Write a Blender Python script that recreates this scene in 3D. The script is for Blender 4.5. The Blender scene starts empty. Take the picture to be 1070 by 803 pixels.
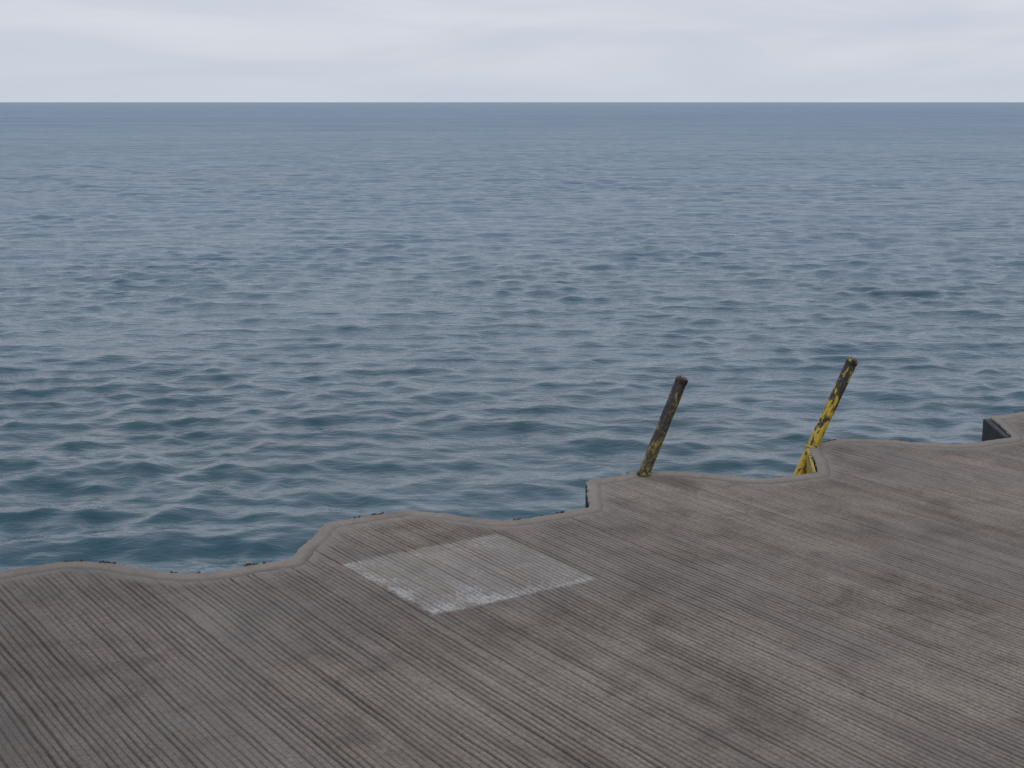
import bpy, math, random
import numpy as np
from mathutils import Vector
from mathutils.geometry import delaunay_2d_cdt
rng = np.random.default_rng(7)
random.seed(7)
S = bpy.context.scene
S.view_settings.view_transform = 'Standard'
S.view_settings.look = 'None'
S.view_settings.exposure = 0

WATER_Z = -1.5
CAM_H = 1.7

# ------------------------------------------------------------ helpers
def nodes_mat(name):
    m = bpy.data.materials.new(name); m.use_nodes = True
    nt = m.node_tree; nt.nodes.clear()
    out = nt.nodes.new('ShaderNodeOutputMaterial')
    b = nt.nodes.new('ShaderNodeBsdfPrincipled')
    nt.links.new(b.outputs[0], out.inputs[0])
    return m, nt, b
class NB:
    def __init__(s, nt): s.nt = nt
    def n(s, t, **kw):
        x = s.nt.nodes.new(t)
        for k, v in kw.items(): setattr(x, k, v)
        return x
    def link(s, a, b): s.nt.links.new(a, b)
    def put(s, inp, v):
        if v is None: return
        if hasattr(v, 'links') or isinstance(v, bpy.types.NodeSocket): s.link(v, inp)
        else: inp.default_value = v
    def math(s, op, a, b=None, c=None, clamp=False):
        x = s.n('ShaderNodeMath', operation=op, use_clamp=clamp)
        s.put(x.inputs[0], a); s.put(x.inputs[1], b); s.put(x.inputs[2], c)
        return x.outputs[0]
    def noise(s, vec, scale, detail=4, rough=0.55, dist=0.0):
        x = s.n('ShaderNodeTexNoise')
        s.put(x.inputs['Vector'], vec); x.inputs['Scale'].default_value = scale
        x.inputs['Detail'].default_value = detail; x.inputs['Roughness'].default_value = rough
        x.inputs['Distortion'].default_value = dist
        return x.outputs['Fac']
    def mapr(s, v, a, b, c=0.0, d=1.0, smooth=False):
        x = s.n('ShaderNodeMapRange'); x.clamp = True
        if smooth: x.interpolation_type = 'SMOOTHSTEP'
        s.put(x.inputs[0], v)
        for i, q in enumerate((a, b, c, d)): x.inputs[i+1].default_value = q
        return x.outputs[0]
    def mix(s, f, a, b, blend='MIX'):
        x = s.n('ShaderNodeMix', data_type='RGBA', blend_type=blend)
        s.put(x.inputs[0], f); s.put(x.inputs[6], a); s.put(x.inputs[7], b)
        return x.outputs[2]
    def scale(s, vec, sc):
        x = s.n('ShaderNodeMapping'); s.put(x.inputs[0], vec); x.inputs['Scale'].default_value = sc
        return x.outputs[0]
def C(r, g, b): return (r, g, b, 1.0)

def grid_faces(nr, nc):
    i = np.arange(nr*nc).reshape(nr, nc)
    return np.stack([i[:-1, :-1], i[:-1, 1:], i[1:, 1:], i[1:, :-1]], -1).reshape(-1, 4)
def mesh_np(name, v, f, attrs=None, smooth=True):
    me = bpy.data.meshes.new(name)
    me.vertices.add(len(v)); me.vertices.foreach_set('co', v.astype(np.float32).ravel())
    k = f.shape[1]
    me.loops.add(f.size); me.loops.foreach_set('vertex_index', f.astype(np.int32).ravel())
    me.polygons.add(len(f))
    me.polygons.foreach_set('loop_start', np.arange(0, f.size, k, dtype=np.int32))
    me.polygons.foreach_set('loop_total', np.full(len(f), k, dtype=np.int32))
    me.polygons.foreach_set('use_smooth', np.full(len(f), smooth, dtype=bool))
    me.update(calc_edges=True)
    for n, a in (attrs or {}).items():
        at = me.attributes.new(n, 'FLOAT', 'POINT'); at.data.foreach_set('value', a.astype(np.float32).ravel())
    o = bpy.data.objects.new(name, me); S.collection.objects.link(o)
    return o
LAT = rng.random((256, 256)).astype(np.float32)
def vnoise(x, y):
    xi = np.floor(x).astype(int); yi = np.floor(y).astype(int)
    fx = x-xi; fy = y-yi
    fx = fx*fx*(3-2*fx); fy = fy*fy*(3-2*fy)
    a = LAT[xi & 255, yi & 255]; b = LAT[(xi+1) & 255, yi & 255]
    c = LAT[xi & 255, (yi+1) & 255]; d = LAT[(xi+1) & 255, (yi+1) & 255]
    return (a*(1-fx)+b*fx)*(1-fy)+(c*(1-fx)+d*fx)*fy

# ------------------------------------------------------------ pier outline (world metres)
ANG = math.radians(33.6)
ca, sa = math.cos(ANG), math.sin(ANG)
def to_local(p):
    p = np.asarray(p, float)
    return np.stack([ca*p[..., 0]+sa*p[..., 1], -sa*p[..., 0]+ca*p[..., 1]], -1)
# x, y, fillet length
tileL = [(-1.935, 5.01, .015), (-1.68, 5.168, .05), (-1.56, 5.165, .06), (-1.20, 5.008, .09), (-1.07, 5.035, .06), (-.965, 5.13, .04), (-.842, 5.180, .010)]
mid = [(-.765, 5.672, .012), (-.56, 5.79, .05), (-.45, 5.845, .03), (-.30, 5.825, .07), (-.02, 5.682, .10), (.12, 5.765, .05), (.328, 5.893, .005),
       (.337, 6.36, .005), (.47, 6.405, .04), (.575, 6.492, .03), (.74, 6.522, .08), (1.16, 6.362, .12), (1.424, 6.487, .006)]
tileR = [(1.500, 7.04, .008), (1.60, 7.10, .04), (1.70, 7.172, .05), (1.90, 7.148, .08), (2.235, 7.035, .11), (2.40, 7.11, .06), (2.576, 7.205, .006)]
ctrl = []
for k in range(8, 0, -1):
    ctrl += [(x-1.13*k, y-.635*k, c) for x, y, c in tileL]
ctrl += tileL + mid + tileR
for k in range(1, 9):
    ctrl += [(x+1.132*k, y+.655*k, c) for x, y, c in tileR]
pts = [np.array(ctrl[0][:2])]
for i in range(1, len(ctrl)-1):
    p0, p1, p2 = (np.array(ctrl[j][:2]) for j in (i-1, i, i+1)); r = ctrl[i][2]
    u0 = p0-p1; u1 = p2-p1; l0 = np.linalg.norm(u0); l1 = np.linalg.norm(u1)
    a = p1+u0/l0*min(r, l0*.49); b = p1+u1/l1*min(r, l1*.49)
    for t in np.linspace(0, 1, 9): pts.append(a*(1-t)**2+2*p1*t*(1-t)+b*t*t)
pts.append(np.array(ctrl[-1][:2]))
P = np.array(pts)
seg = np.r_[0, np.cumsum(np.hypot(*np.diff(P, axis=0).T))]
tt = np.arange(0, seg[-1], 0.006)
P = np.stack([np.interp(tt, seg, P[:, 0]), np.interp(tt, seg, P[:, 1])], 1)
def normals(P):
    T = np.gradient(P, axis=0); T /= np.linalg.norm(T, axis=1)[:, None]
    return np.stack([T[:, 1], -T[:, 0]], 1)
N = normals(P)
jit = (vnoise(tt*9, tt*0+3)-.5)*.009+(vnoise(tt*41, tt*0+9)-.5)*.010
chip = np.clip(vnoise(tt*9.3, tt*0+31)-.72, 0, .1)*.10
P = P+N*(jit+chip)[:, None]
P[1:-1] = (P[:-2]+4*P[1:-1]+P[2:])/6
O = to_local(P)
NO = normals(O)
for _ in range(4): NO[1:-1] = (NO[:-2]+2*NO[1:-1]+NO[2:])/4
NO /= np.linalg.norm(NO, axis=1)[:, None]

# signed distance raster (local coords)
gs = 0.015
SX0, SX1, SY0, SY1 = -12, 16, 3.4, 6.6
sx = np.arange(SX0, SX1, gs); sy = np.arange(SY0, SY1, gs)
GX, GY = np.meshgrid(sx, sy, indexing='ij')
A = O[::3]
d2 = np.full(GX.shape, 1e9)
for i in range(len(A)-1):
    a, b = A[i], A[i+1]
    i0 = max(0, int((min(a[0], b[0])-.4-SX0)/gs)); i1 = int((max(a[0], b[0])+.4-SX0)/gs)
    j0 = max(0, int((min(a[1], b[1])-.4-SY0)/gs)); j1 = int((max(a[1], b[1])+.4-SY0)/gs)
    if i1 <= 0: continue
    X = GX[i0:i1, j0:j1]; Y = GY[i0:i1, j0:j1]; ab = b-a; L = ab@ab+1e-12
    t = np.clip(((X-a[0])*ab[0]+(Y-a[1])*ab[1])/L, 0, 1)
    dd = (X-a[0]-t*ab[0])**2+(Y-a[1]-t*ab[1])**2
    d2[i0:i1, j0:j1] = np.minimum(d2[i0:i1, j0:j1], dd)
dist = np.sqrt(np.minimum(d2, 1.0))
WX = ca*GX-sa*GY; WY = sa*GX+ca*GY
inside = WY < np.interp(WX, P[:, 0], P[:, 1])
SD = np.where(inside, dist, -dist)
def sdf(x, y):
    u = np.clip((x-SX0)/gs, 0, len(sx)-1.001); v = (y-SY0)/gs
    low = v < 0
    v = np.clip(v, 0, len(sy)-1.001)
    i = u.astype(int); j = v.astype(int); fu = u-i; fv = v-j
    r = (SD[i, j]*(1-fu)+SD[i+1, j]*fu)*(1-fv)+(SD[i, j+1]*(1-fu)+SD[i+1, j+1]*fu)*fv
    return np.where(low, 1.0, r)

# ------------------------------------------------------------ concrete materials
def concrete_mat(name, kind):
    m, nt, b = nodes_mat(name); nb = NB(nt)
    tc = nb.n('ShaderNodeTexCoord').outputs['Object']
    sep = nb.n('ShaderNodeSeparateXYZ'); nb.link(tc, sep.inputs[0])
    sX, sY, sZ = sep.outputs
    big = nb.noise(tc, 0.9, 3, .6, .8)
    med = nb.noise(tc, 5.0, 4, .65, .4)
    fine = nb.noise(tc, 60.0, 4, .7)
    grit = nb.noise(tc, 340.0, 1, .6)
    col = nb.mix(nb.mapr(big, .36, .64), C(.190, .144, .110), C(.315, .250, .198))
    col = nb.mix(nb.mapr(med, .40, .72, 0, .55), col, C(.38, .312, .255))
    col = nb.mix(nb.mapr(med, .46, .28, 0, .5), col, C(.11, .082, .062))
    g = nb.math('ADD', sX, nb.math('MULTIPLY', med, 1.0))
    col = nb.mix(nb.mapr(g, .3, 3.6, .66, 0, True), col, C(.070, .052, .041))
    f2 = nb.mapr(fine, .3, .75, .60, 1.32)
    cf = nb.n('ShaderNodeCombineXYZ')
    for i in range(3): nb.link(f2, cf.inputs[i])
    col = nb.mix(.85, col, cf.outputs[0], 'MULTIPLY')
    col = nb.mix(nb.mapr(grit, .60, .74, 0, .55), col, C(.52, .46, .41))
    col = nb.mix(nb.mapr(grit, .42, .28, 0, .65), col, C(.055, .043, .036))
    if kind == 'deck':
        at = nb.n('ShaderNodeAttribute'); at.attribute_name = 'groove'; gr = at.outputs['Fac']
        streak = nb.noise(nb.scale(tc, (17, 1.0, 1)), 1.0, 3, .6)
        col = nb.mix(nb.mapr(streak, .45, .70, 0, .42), col, C(.10, .077, .062))
        wob = nb.math('MULTIPLY', nb.math('SUBTRACT', med, .5), .06)
        ax = nb.math('ADD', nb.math('SUBTRACT', sX, 2.672), wob)
        ay = nb.math('ADD', nb.math('SUBTRACT', sY, 4.318), wob)
        dx = nb.math('SUBTRACT', .352, nb.math('ABSOLUTE', ax))
        dy = nb.math('SUBTRACT', .338, nb.math('ABSOLUTE', ay))
        de = nb.math('MINIMUM', dx, dy)
        ins = nb.mapr(nb.math('ADD', de, nb.math('MULTIPLY', nb.math('SUBTRACT', fine, .5), .05)), 0, .02)
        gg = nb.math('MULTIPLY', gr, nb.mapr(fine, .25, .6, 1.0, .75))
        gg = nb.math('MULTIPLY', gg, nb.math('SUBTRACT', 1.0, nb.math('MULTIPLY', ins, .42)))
        ed = nb.n('ShaderNodeAttribute'); ed.attribute_name = 'edge'
        col = nb.mix(nb.math('MULTIPLY', ed.outputs['Fac'], .5), col, C(.27, .232, .196))
        blot = nb.noise(tc, 6.0, 3, .65, .5)
        base = nb.math('MULTIPLY', ins, nb.mapr(blot, .3, .6, .45, .80))
        col = nb.mix(base, col, C(.355, .308, .258))
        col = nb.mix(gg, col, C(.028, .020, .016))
        rimx = nb.mapr(nb.math('ADD', ax, .352), .0, .15, 1, 0)
        rimy = nb.mapr(nb.math('ADD', ay, .338), .0, .22, 1, 0)
        rim = nb.math('MAXIMUM', rimx, rimy)
        speck = nb.noise(nb.scale(tc, (1.3, .9, 1)), 75.0, 4, .88)
        dens = nb.math('ADD', nb.math('MULTIPLY', rim, .12), nb.math('MULTIPLY', blot, .42))
        wear = nb.math('ADD', speck, dens)
        wear = nb.math('SUBTRACT', wear, nb.math('MULTIPLY', gr, .06))
        paint = nb.math('MULTIPLY', ins, nb.mapr(wear, .79, .86, 0, .70))
        col = nb.mix(paint, col, C(.68, .67, .65))
        cn = nb.noise(tc, 8.0, 1, .5, 2.5)
        line = nb.mapr(nb.math('ABSOLUTE', nb.math('SUBTRACT', cn, .5)), .014, .0)
        cen = nb.math('MULTIPLY', nb.mapr(dx, .08, .20), nb.mapr(dy, .0, .08))
        red = nb.mapr(nb.noise(tc, 4, 1), .5, .52)
        cc = nb.mix(red, C(.34, .10, .08), C(.09, .14, .24))
        col = nb.mix(nb.math('MULTIPLY', nb.math('MULTIPLY', line, cen), .5), col, cc)
        # damp run-off below the handrail posts
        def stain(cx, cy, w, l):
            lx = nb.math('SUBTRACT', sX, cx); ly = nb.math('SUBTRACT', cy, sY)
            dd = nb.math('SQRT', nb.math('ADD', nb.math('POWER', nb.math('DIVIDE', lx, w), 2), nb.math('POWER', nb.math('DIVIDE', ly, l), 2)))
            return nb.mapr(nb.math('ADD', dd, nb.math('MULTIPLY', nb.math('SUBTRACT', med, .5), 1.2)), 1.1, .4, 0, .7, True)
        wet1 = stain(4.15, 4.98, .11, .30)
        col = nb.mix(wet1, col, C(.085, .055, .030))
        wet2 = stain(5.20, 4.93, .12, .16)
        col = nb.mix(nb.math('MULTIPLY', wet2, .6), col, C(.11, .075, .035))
        wetm = nb.mapr(nb.noise(tc, 1.1, 3, .6, .5), .42, .62, 0, 1, True)
        rough = nb.math('SUBTRACT', .68, nb.math('MULTIPLY', wetm, .28))
        col = nb.mix(nb.math('MULTIPLY', wetm, .32), col, C(.10, .077, .062))
        rough = nb.math('SUBTRACT', rough, nb.math('MULTIPLY', wet1, .35))
    else:
        col = nb.mix(.5, col, C(.315, .272, .232))
        col = nb.mix(nb.mapr(med, .48, .66, 0, .5), col, C(.15, .12, .095))
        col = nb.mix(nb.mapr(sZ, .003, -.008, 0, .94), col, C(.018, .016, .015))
        rough = .68
    nb.put(b.inputs['Base Color'], col); nb.put(b.inputs['Roughness'], rough)
    b.inputs['Specular IOR Level'].default_value = .30
    bp = nb.n('ShaderNodeBump'); bp.inputs['Strength'].default_value = .9; bp.inputs['Distance'].default_value = .005
    nb.link(nb.noise(tc, 90.0, 3, .75), bp.inputs['Height']); nb.link(bp.outputs[0], b.inputs['Normal'])
    return m
M_deck = concrete_mat('grooved_concrete', 'deck')
M_cop = concrete_mat('trowelled_concrete', 'cop')

pier = bpy.data.objects.new('concrete_pier', None); S.collection.objects.link(pier)
pier.rotation_euler = (0, 0, ANG)

# grooved deck surface (real raked grooves)
PIT = 0.0215; ds = PIT/10
xs = np.arange(-1.3, 8.4, ds); ys = np.arange(.4, 6.0, .035)
X, Y = np.meshgrid(xs, ys, indexing='ij')
ph = (X+(vnoise(X*.9+5, Y*.9)-.5)*.02+(vnoise(X*7+5, Y*2.2)-.5)*.009+(vnoise(X*20, Y*9)-.5)*.004)/PIT
idx = np.floor(ph); fr = np.abs(ph-idx-.5)
rw = LAT[(idx.astype(int)*7) & 255, 11]
rn = vnoise(idx*3.7, Y*2.3)
half = .09+.11*rn+.13*(rw-.5)
g = np.clip((half+.05-fr)/.10, 0, 1); g = g*g*(3-2*g)
sd = sdf(X, Y)
lim = .045+.06*vnoise(idx*5.1, Y*0+4)
ef = np.clip((sd-lim)/.04, 0, 1)
g = g*ef*(.40+.60*rn)*(.75+.25*rw)
depth = .004+.004*rw
Z = -g*depth+(vnoise(X*25, Y*14)-.5)*.0014+(vnoise(X*1.5, Y*1.5)-.5)*.003-.0015
V = np.stack([X, Y, Z], -1).reshape(-1, 3)
F = grid_faces(*X.shape)
ok = (sd > .025).ravel()
F = F[ok[F].all(1)]
edge = np.clip(1-(sd-.07)/.05, 0, 1)
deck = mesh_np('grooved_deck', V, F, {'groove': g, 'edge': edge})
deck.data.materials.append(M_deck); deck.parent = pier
xs = np.arange(-11, 14, .05); ys = np.r_[np.arange(-30, 2, 2), np.arange(2, 6.4, .05)]
X, Y = np.meshgrid(xs, ys, indexing='ij')
F = grid_faces(*X.shape); ok = (sdf(X, Y) > .05).ravel(); F = F[ok[F].all(1)]
slab = mesh_np('slab', np.stack([X, Y, X*0-.014], -1).reshape(-1, 3), F)
slab.data.materials.append(M_deck); slab.parent = pier

# coping: sharp arris + smooth margin
W = .085
inner = O+NO*W
keep = sdf(inner[:, 0], inner[:, 1]) > W-.010
inner = inner[keep]
i2 = [inner[0]]
for p in inner[1:]:
    if np.hypot(*(p-i2[-1])) > .018: i2.append(p)
inner = np.array(i2)
INS = .0035
ring = O+NO*INS
poly = [Vector(p) for p in ring[::1]]+[Vector(p) for p in inner[::-1]]
n = len(poly)
res = delaunay_2d_cdt(poly, [], [list(range(n))[::-1]], 1, 1e-6)
vo = np.array([tuple(v) for v in res[0]])
dv = sdf(vo[:, 0], vo[:, 1])
zz = .008-.014*np.clip((dv-.012)/(W-.012), 0, 1)
cv = np.c_[vo, zz]
cf = np.array([f for f in res[2] if len(f) == 3])
a_, b_, c_ = (cv[cf[:, i]] for i in range(3))
flip = np.cross(b_-a_, c_-a_)[:, 2] < 0
cf[flip] = cf[flip][:, ::-1]
cop = mesh_np('coping_margin', cv, cf); cop.data.materials.append(M_cop); cop.parent = pier
prof = [(.0037, .0079), (.0025, .0075), (.001, .006), (.0002, .003), (0, -.001), (0, -.02), (0, -.5), (0, -2.6)]
vv = np.concatenate([np.c_[O+NO*o, np.full(len(O), z)] for o, z in prof])
wall = mesh_np('edge_wall', vv, grid_faces(len(prof), len(O)))
wall.data.materials.append(M_cop); wall.parent = pier

# broken dark crumbs on the edge
M_crumb, nt, b = nodes_mat('dark_crust'); nb = NB(nt)
tc = nb.n('ShaderNodeTexCoord').outputs['Object']
nb.put(b.inputs['Base Color'], nb.mix(nb.mapr(nb.noise(tc, 60, 4), .4, .65), C(.020, .016, .013), C(.09, .065, .045)))
b.inputs['Roughness'].default_value = .8
cvs, cfs = [], []
def crumb(wx, wy, sxx, syy, szz):
    p = to_local(np.array([wx, wy])); base = len(cvs)
    nu, nv = 9, 6
    for j in range(nv+1):
        for i in range(nu):
            th = math.pi*j/nv; f = 2*math.pi*i/nu; r = random.uniform(.7, 1.2)
            cvs.append((p[0]+sxx*r*math.sin(th)*math.cos(f), p[1]+syy*r*math.sin(th)*math.sin(f), .001+szz*r*math.cos(th)))
    for j in range(nv):
        for i in range(nu):
            cfs.append((base+j*nu+i, base+j*nu+(i+1) % nu, base+(j+1)*nu+(i+1) % nu, base+(j+1)*nu+i))
for (wx, cnt, spread) in [(-.60, 10, .07), (-1.60, 14, .12), (.165, 8, .05), (-.97, 9, .05), (1.61, 9, .06), (-2.0, 4, .05), (1.98, 4, .05), (2.9, 4, .1), (.55, 6, .07), (.0, 3, .1), (-1.2, 3, .1)]:
    for _ in range(cnt):
        x = wx+random.uniform(-spread, spread)
        y = float(np.interp(x, P[:, 0], P[:, 1]))+.001
        crumb(x, y, random.uniform(.005, .018), random.uniform(.004, .009), random.uniform(.005, .013))
cr = mesh_np('edge_crust', np.array(cvs), np.array(cfs), smooth=False); cr.data.materials.append(M_crumb); cr.parent = pier

# ------------------------------------------------------------ handrail posts
def paint_mat(name, yellow_amt, seed):
    m, nt, b = nodes_mat(name); nb = NB(nt)
    tc = nb.n('ShaderNodeTexCoord').outputs['Object']
    mp = nb.n('ShaderNodeMapping'); nb.link(tc, mp.inputs[0]); mp.inputs['Location'].default_value = (seed, seed*2, 0); mp.inputs['Scale'].default_value = (1, 1, .5)
    v = mp.outputs[0]
    sep = nb.n('ShaderNodeSeparateXYZ'); nb.link(tc, sep.inputs[0]); z = sep.outputs[2]
    n1 = nb.noise(v, 30, 7, .72, .3); n2 = nb.noise(v, 90, 4, .6)
    hgt = nb.mapr(z, .12, .44, 0, -.13 if yellow_amt > .5 else -.08)
    k = nb.math('ADD', n1, hgt)
    thr = .425 if yellow_amt > .5 else .455
    pm = nb.mapr(k, thr, thr+.03)
    yel = nb.mix(nb.mapr(n2, .35, .65), C(.40, .26, .012), C(.56, .38, .03)) if yellow_amt > .5 else nb.mix(nb.mapr(n2, .38, .64), C(.050, .044, .018), C(.26, .19, .035))
    dark = nb.mix(nb.mapr(n2, .45, .7), C(.014, .012, .010), C(.065, .043, .028))
    dark = nb.mix(nb.mapr(nb.noise(v, 45, 3), .6, .72, 0, .6), dark, C(.17, .15, .12))
    col = nb.mix(pm, dark, yel)
    nb.put(b.inputs['Base Color'], col)
    nb.put(b.inputs['Roughness'], nb.mix(pm, C(.55, .55, .55), C(.38, .38, .38)))
    bp = nb.n('ShaderNodeBump'); bp.inputs['Strength'].default_value = .9; bp.inputs['Distance'].default_value = .002
    nb.link(nb.math('ADD', pm, n1), bp.inputs['Height']); nb.link(bp.outputs[0], b.inputs['Normal'])
    return m
M_p1 = paint_mat('flaked_paint_dark', .3, 3.1)
M_p2 = paint_mat('flaked_paint_yellow', .8, 8.4)
M_cap, nt, b = nodes_mat('worn_steel'); nb = NB(nt)
tc = nb.n('ShaderNodeTexCoord').outputs['Object']
nb.put(b.inputs['Base Color'], nb.mix(nb.mapr(nb.noise(tc, 70, 4), .4, .62), C(.035, .03, .026), C(.26, .24, .22)))
b.inputs['Roughness'].default_value = .55

def post(name, base, top, r, mats, extra=None):
    base = Vector(base); top = Vector(top); ax = (top-base); L = ax.length
    e = bpy.data.objects.new(name, None); S.collection.objects.link(e); e.location = base
    q = ax.to_track_quat('Z', 'Y')
    prof = [(-.35, r*.98), (-.02, r), (0, r*1.01)]+[(L*i/14*.96, r*(1+random.uniform(-.02, .02))) for i in range(1, 14)]
    prof += [(L-.030, r), (L-.028, r*1.08), (L-.010, r*1.09), (L-.002, r*1.0), (L, r*.86), (L-.001, r*.60), (L-.012, r*.55), (L-.014, 0.0005)]
    n = 28; v = []; f = []
    for z, rr in prof:
        for i in range(n):
            a = 2*math.pi*i/n; k = 1+.018*math.sin(3*a+z*40)
            v.append((rr*k*math.cos(a), rr*k*math.sin(a), z))
    for j in range(len(prof)-1):
        for i in range(n):
            f.append((j*n+i, j*n+(i+1) % n, (j+1)*n+(i+1) % n, (j+1)*n+i))
    o = mesh_np('tube', np.array(v), np.array(f))
    o.data.materials.append(mats[0]); o.data.materials.append(mats[1])
    mi = np.zeros(len(f), dtype=np.int32); mi[(len(prof)-6)*n:] = 1
    o.data.polygons.foreach_set('material_index', mi)
    o.rotation_mode = 'QUATERNION'; o.rotation_quaternion = q; o.parent = e
    v = []; f = []
    pr = [(-.02, r*1.18), (.002, r*1.2), (.008, r*1.12), (.012, r*1.0)]
    for z, rr in pr:
        for i in range(n):
            a = 2*math.pi*i/n; k = 1+random.uniform(-.05, .05)
            v.append((rr*k*math.cos(a), rr*k*math.sin(a), z))
    for j in range(len(pr)-1):
        for i in range(n): f.append((j*n+i, j*n+(i+1) % n, (j+1)*n+(i+1) % n, (j+1)*n+i))
    c = mesh_np('weld_collar', np.array(v), np.array(f)); c.data.materials.append(mats[0])
    c.parent = e
    return e
post('ladder_handrail_post', (.612, 6.465, .005), (.800, 6.60, .437), .028, (M_p1, M_cap))
p2 = post('ladder_handrail_post', (1.508, 7.015, .002), (1.722, 7.13, .430), .028, (M_p2, M_cap))

def prism(name, pts, z0, z1, mat, parent=None, bev=.003):
    me = bpy.data.meshes.new(name); n = len(pts)
    v = [(x, y, z0) for x, y in pts]+[(x, y, z1) for x, y in pts]
    f = [tuple(range(n))[::-1], tuple(range(n, 2*n))]+[(i, (i+1) % n, n+(i+1) % n, n+i) for i in range(n)]
    me.from_pydata(v, [], f); me.update()
    o = bpy.data.objects.new(name, me); S.collection.objects.link(o); me.materials.append(mat)
    md = o.modifiers.new('b', 'BEVEL'); md.width = bev; md.segments = 2
    if parent: o.parent = parent; o.location = -parent.location
    return o
M_yel = paint_mat('yellow_plate_paint', .9, 1.7)
prism('side_plate', [(1.409, 6.515), (1.423, 6.515), (1.492, 7.02), (1.480, 7.03)], -.9, .004, M_yel, p2, .0015)
M_blk, nt, b = nodes_mat('black_rubber'); nb = NB(nt)
tc = nb.n('ShaderNodeTexCoord').outputs['Object']
nb.put(b.inputs['Base Color'], nb.mix(nb.mapr(nb.noise(tc, 14, 5), .4, .7), C(.008, .009, .011), C(.026, .027, .030)))
b.inputs['Roughness'].default_value = .6
prism('dock_fender', [(2.553, 7.24), (2.580, 7.24), (2.618, 7.68), (2.584, 7.69)], -.9, -.002, M_blk)

# ------------------------------------------------------------ water
az = np.concatenate([np.linspace(-180, -27, 150)[:-1], np.linspace(-27, 27, 1250), np.linspace(27, 180, 150)[1:]])
az = np.radians(az)
rr = [4.0]
while rr[-1] < 9: rr.append(rr[-1]*1.006)
while rr[-1] < 260: rr.append(rr[-1]*1.0029)
k = 1.0029
while rr[-1] < 40000: k = min(k*1.02, 1.12); rr.append(rr[-1]*k)
rr = np.array(rr)
R, AZ = np.meshgrid(rr, az, indexing='ij')
X0 = (R*np.sin(AZ)).astype(np.float32); Y0 = (R*np.cos(AZ)).astype(np.float32)
sp = np.gradient(rr); spaz = np.gradient(az)
SPC = np.maximum(sp[:, None], R*np.abs(spaz)[None, :]*1.0).astype(np.float32)
H = np.zeros_like(X0); DX = np.zeros_like(X0); DY = np.zeros_like(X0)
NW = 130
lam = np.exp(np.linspace(math.log(.10), math.log(5.5), NW)+rng.uniform(-.03, .03, NW))
main = math.radians(-98)
wsl = np.exp(-((np.log(lam)-math.log(.54))/1.2)**2)
wsl *= .112*math.sqrt(2)/math.sqrt((wsl**2).sum())
modn = (vnoise(X0*.30+9, Y0*.20)*.55+vnoise(X0*.07+50, Y0*.05+20)*.45).astype(np.float32)
for i in range(NW):
    L = lam[i]; kk = 2*math.pi/L
    spread = .40+.42*min(1, .5/L)
    th = main+rng.normal()*spread
    a = wsl[i]/kk
    cx, cy = math.cos(th), math.sin(th)
    p = (kk*(cx*X0.astype(np.float64)+cy*Y0)+rng.uniform(0, 6.28))
    p = np.mod(p, 2*math.pi).astype(np.float32)
    w = np.clip((L/SPC-2.2)/3.0, 0, 1)
    if L < 1.2: w = w*(.15+1.7*modn)
    aw = a*w; s, c = np.sin(p), np.cos(p)
    H += aw*c; DX -= .8*cx*aw*s; DY -= .8*cy*aw*s
V = np.stack([X0+DX, Y0+DY, H+WATER_Z], -1).reshape(-1, 3)
far = np.clip((np.log(R)-math.log(10))/(math.log(260)-math.log(10)), 0, 1)
F = grid_faces(*X0.shape)[:, ::-1]
water = mesh_np('lake_water', V, F, {'far': far})
m, nt, b = nodes_mat('lake_water'); nb = NB(nt)
tc = nb.n('ShaderNodeTexCoord').outputs['Object']
at = nb.n('ShaderNodeAttribute'); at.attribute_name = 'far'; farf = at.outputs['Fac']
big = nb.noise(nb.scale(tc, (.05, .09, 1)), 1, 2, .5)
col = nb.mix(nb.mapr(big, .35, .65), C(.015, .060, .080), C(.022, .078, .106))
nb.put(b.inputs['Base Color'], col)
b.inputs['IOR'].default_value = 1.333
b.inputs['Specular Tint'].default_value = C(.80, .93, 1.0)
nb.put(b.inputs['Roughness'], nb.mapr(farf, 0, 1, .05, .14))
r1 = nb.noise(nb.scale(tc, (8, 14, 1)), 1, 2, .6, .3)
r2 = nb.noise(nb.scale(tc, (.55, 1.6, 1)), 1, 5, .68, .2)
h = nb.math('ADD', nb.math('MULTIPLY', r1, .007), nb.math('MULTIPLY', nb.math('MULTIPLY', r2, farf), .26))
bp = nb.n('ShaderNodeBump'); bp.inputs['Strength'].default_value = 1; bp.inputs['Distance'].default_value = 1
nb.link(h, bp.inputs['Height']); nb.link(bp.outputs[0], b.inputs['Normal'])
# unresolved distant chop: wave faces turned towards the shore show the water body colour
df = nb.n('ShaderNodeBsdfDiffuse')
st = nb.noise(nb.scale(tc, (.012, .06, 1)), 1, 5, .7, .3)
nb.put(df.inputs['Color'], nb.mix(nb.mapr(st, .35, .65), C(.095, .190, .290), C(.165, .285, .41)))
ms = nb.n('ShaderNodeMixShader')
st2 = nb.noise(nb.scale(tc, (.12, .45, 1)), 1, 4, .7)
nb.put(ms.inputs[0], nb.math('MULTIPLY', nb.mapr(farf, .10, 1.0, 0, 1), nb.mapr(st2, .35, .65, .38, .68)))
nb.link(b.outputs[0], ms.inputs[1]); nb.link(df.outputs[0], ms.inputs[2])
outn = [x for x in nt.nodes if x.type == 'OUTPUT_MATERIAL'][0]
nb.link(ms.outputs[0], outn.inputs[0])
water.data.materials.append(m)

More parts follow.
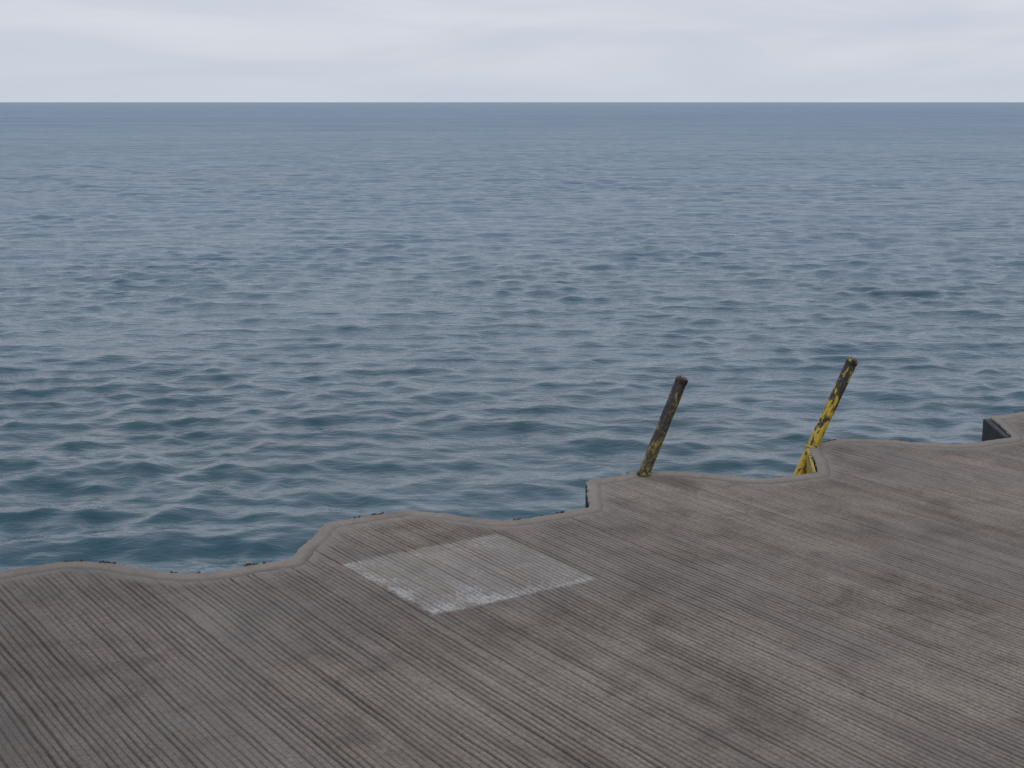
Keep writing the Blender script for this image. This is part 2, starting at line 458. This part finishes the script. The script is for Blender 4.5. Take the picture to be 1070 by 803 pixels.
# ------------------------------------------------------------ sky
w = bpy.data.worlds.new('World'); S.world = w; w.use_nodes = True
nt = w.node_tree; nt.nodes.clear(); nb = NB(nt)
out = nb.n('ShaderNodeOutputWorld'); bg = nb.n('ShaderNodeBackground'); nb.link(bg.outputs[0], out.inputs[0])
bg.inputs['Strength'].default_value = .1
EL, AZS = math.radians(58), math.radians(200)
sky = nb.n('ShaderNodeTexSky'); sky.sky_type = 'NISHITA'; sky.sun_disc = False
sky.sun_elevation = EL; sky.sun_rotation = AZS
tc = nb.n('ShaderNodeTexCoord').outputs['Generated']
sep = nb.n('ShaderNodeSeparateXYZ'); nb.link(tc, sep.inputs[0])
zc = nb.math('MAXIMUM', sep.outputs[2], 0)
inv = nb.math('DIVIDE', 1, nb.math('ADD', zc, .14))
vm = nb.n('ShaderNodeVectorMath', operation='SCALE'); nb.link(tc, vm.inputs[0]); nb.link(inv, vm.inputs['Scale'])
cl = nb.noise(nb.scale(vm.outputs[0], (.7, .75, .0)), 1.0, 5, .55, .5)
cl = nb.mapr(cl, .30, .70, 0, 1, True)
low = nb.mix(cl, C(5.75, 6.15, 7.2), C(7.0, 7.2, 7.9))
high = nb.mix(cl, C(4.8, 5.6, 7.0), C(6.2, 6.8, 7.8))
col = nb.mix(nb.mapr(zc, .08, .5, 0, 1), low, high)
col = nb.mix(nb.mapr(zc, .05, .0, 0, .7), col, C(5.9, 6.5, 7.5))
col = nb.mix(.08, col, sky.outputs[0])
nb.link(col, bg.inputs['Color'])

sl = bpy.data.lights.new('sun', 'SUN'); sl.energy = .6; sl.angle = math.radians(30); sl.color = (1, .93, .84)
so = bpy.data.objects.new('sun', sl); S.collection.objects.link(so)
d = Vector((math.sin(AZS)*math.cos(EL), math.cos(AZS)*math.cos(EL), math.sin(EL)))
so.rotation_euler = d.to_track_quat('Z', 'Y').to_euler()

# ------------------------------------------------------------ camera
cd = bpy.data.cameras.new('camera'); cd.sensor_width = 36; cd.lens = 36*1500/1070
cd.clip_start = .05; cd.clip_end = 100000
co = bpy.data.objects.new('camera', cd); S.collection.objects.link(co)
co.location = (0, 0, CAM_H); co.rotation_euler = (math.radians(90-11.108), 0, 0)
S.camera = co
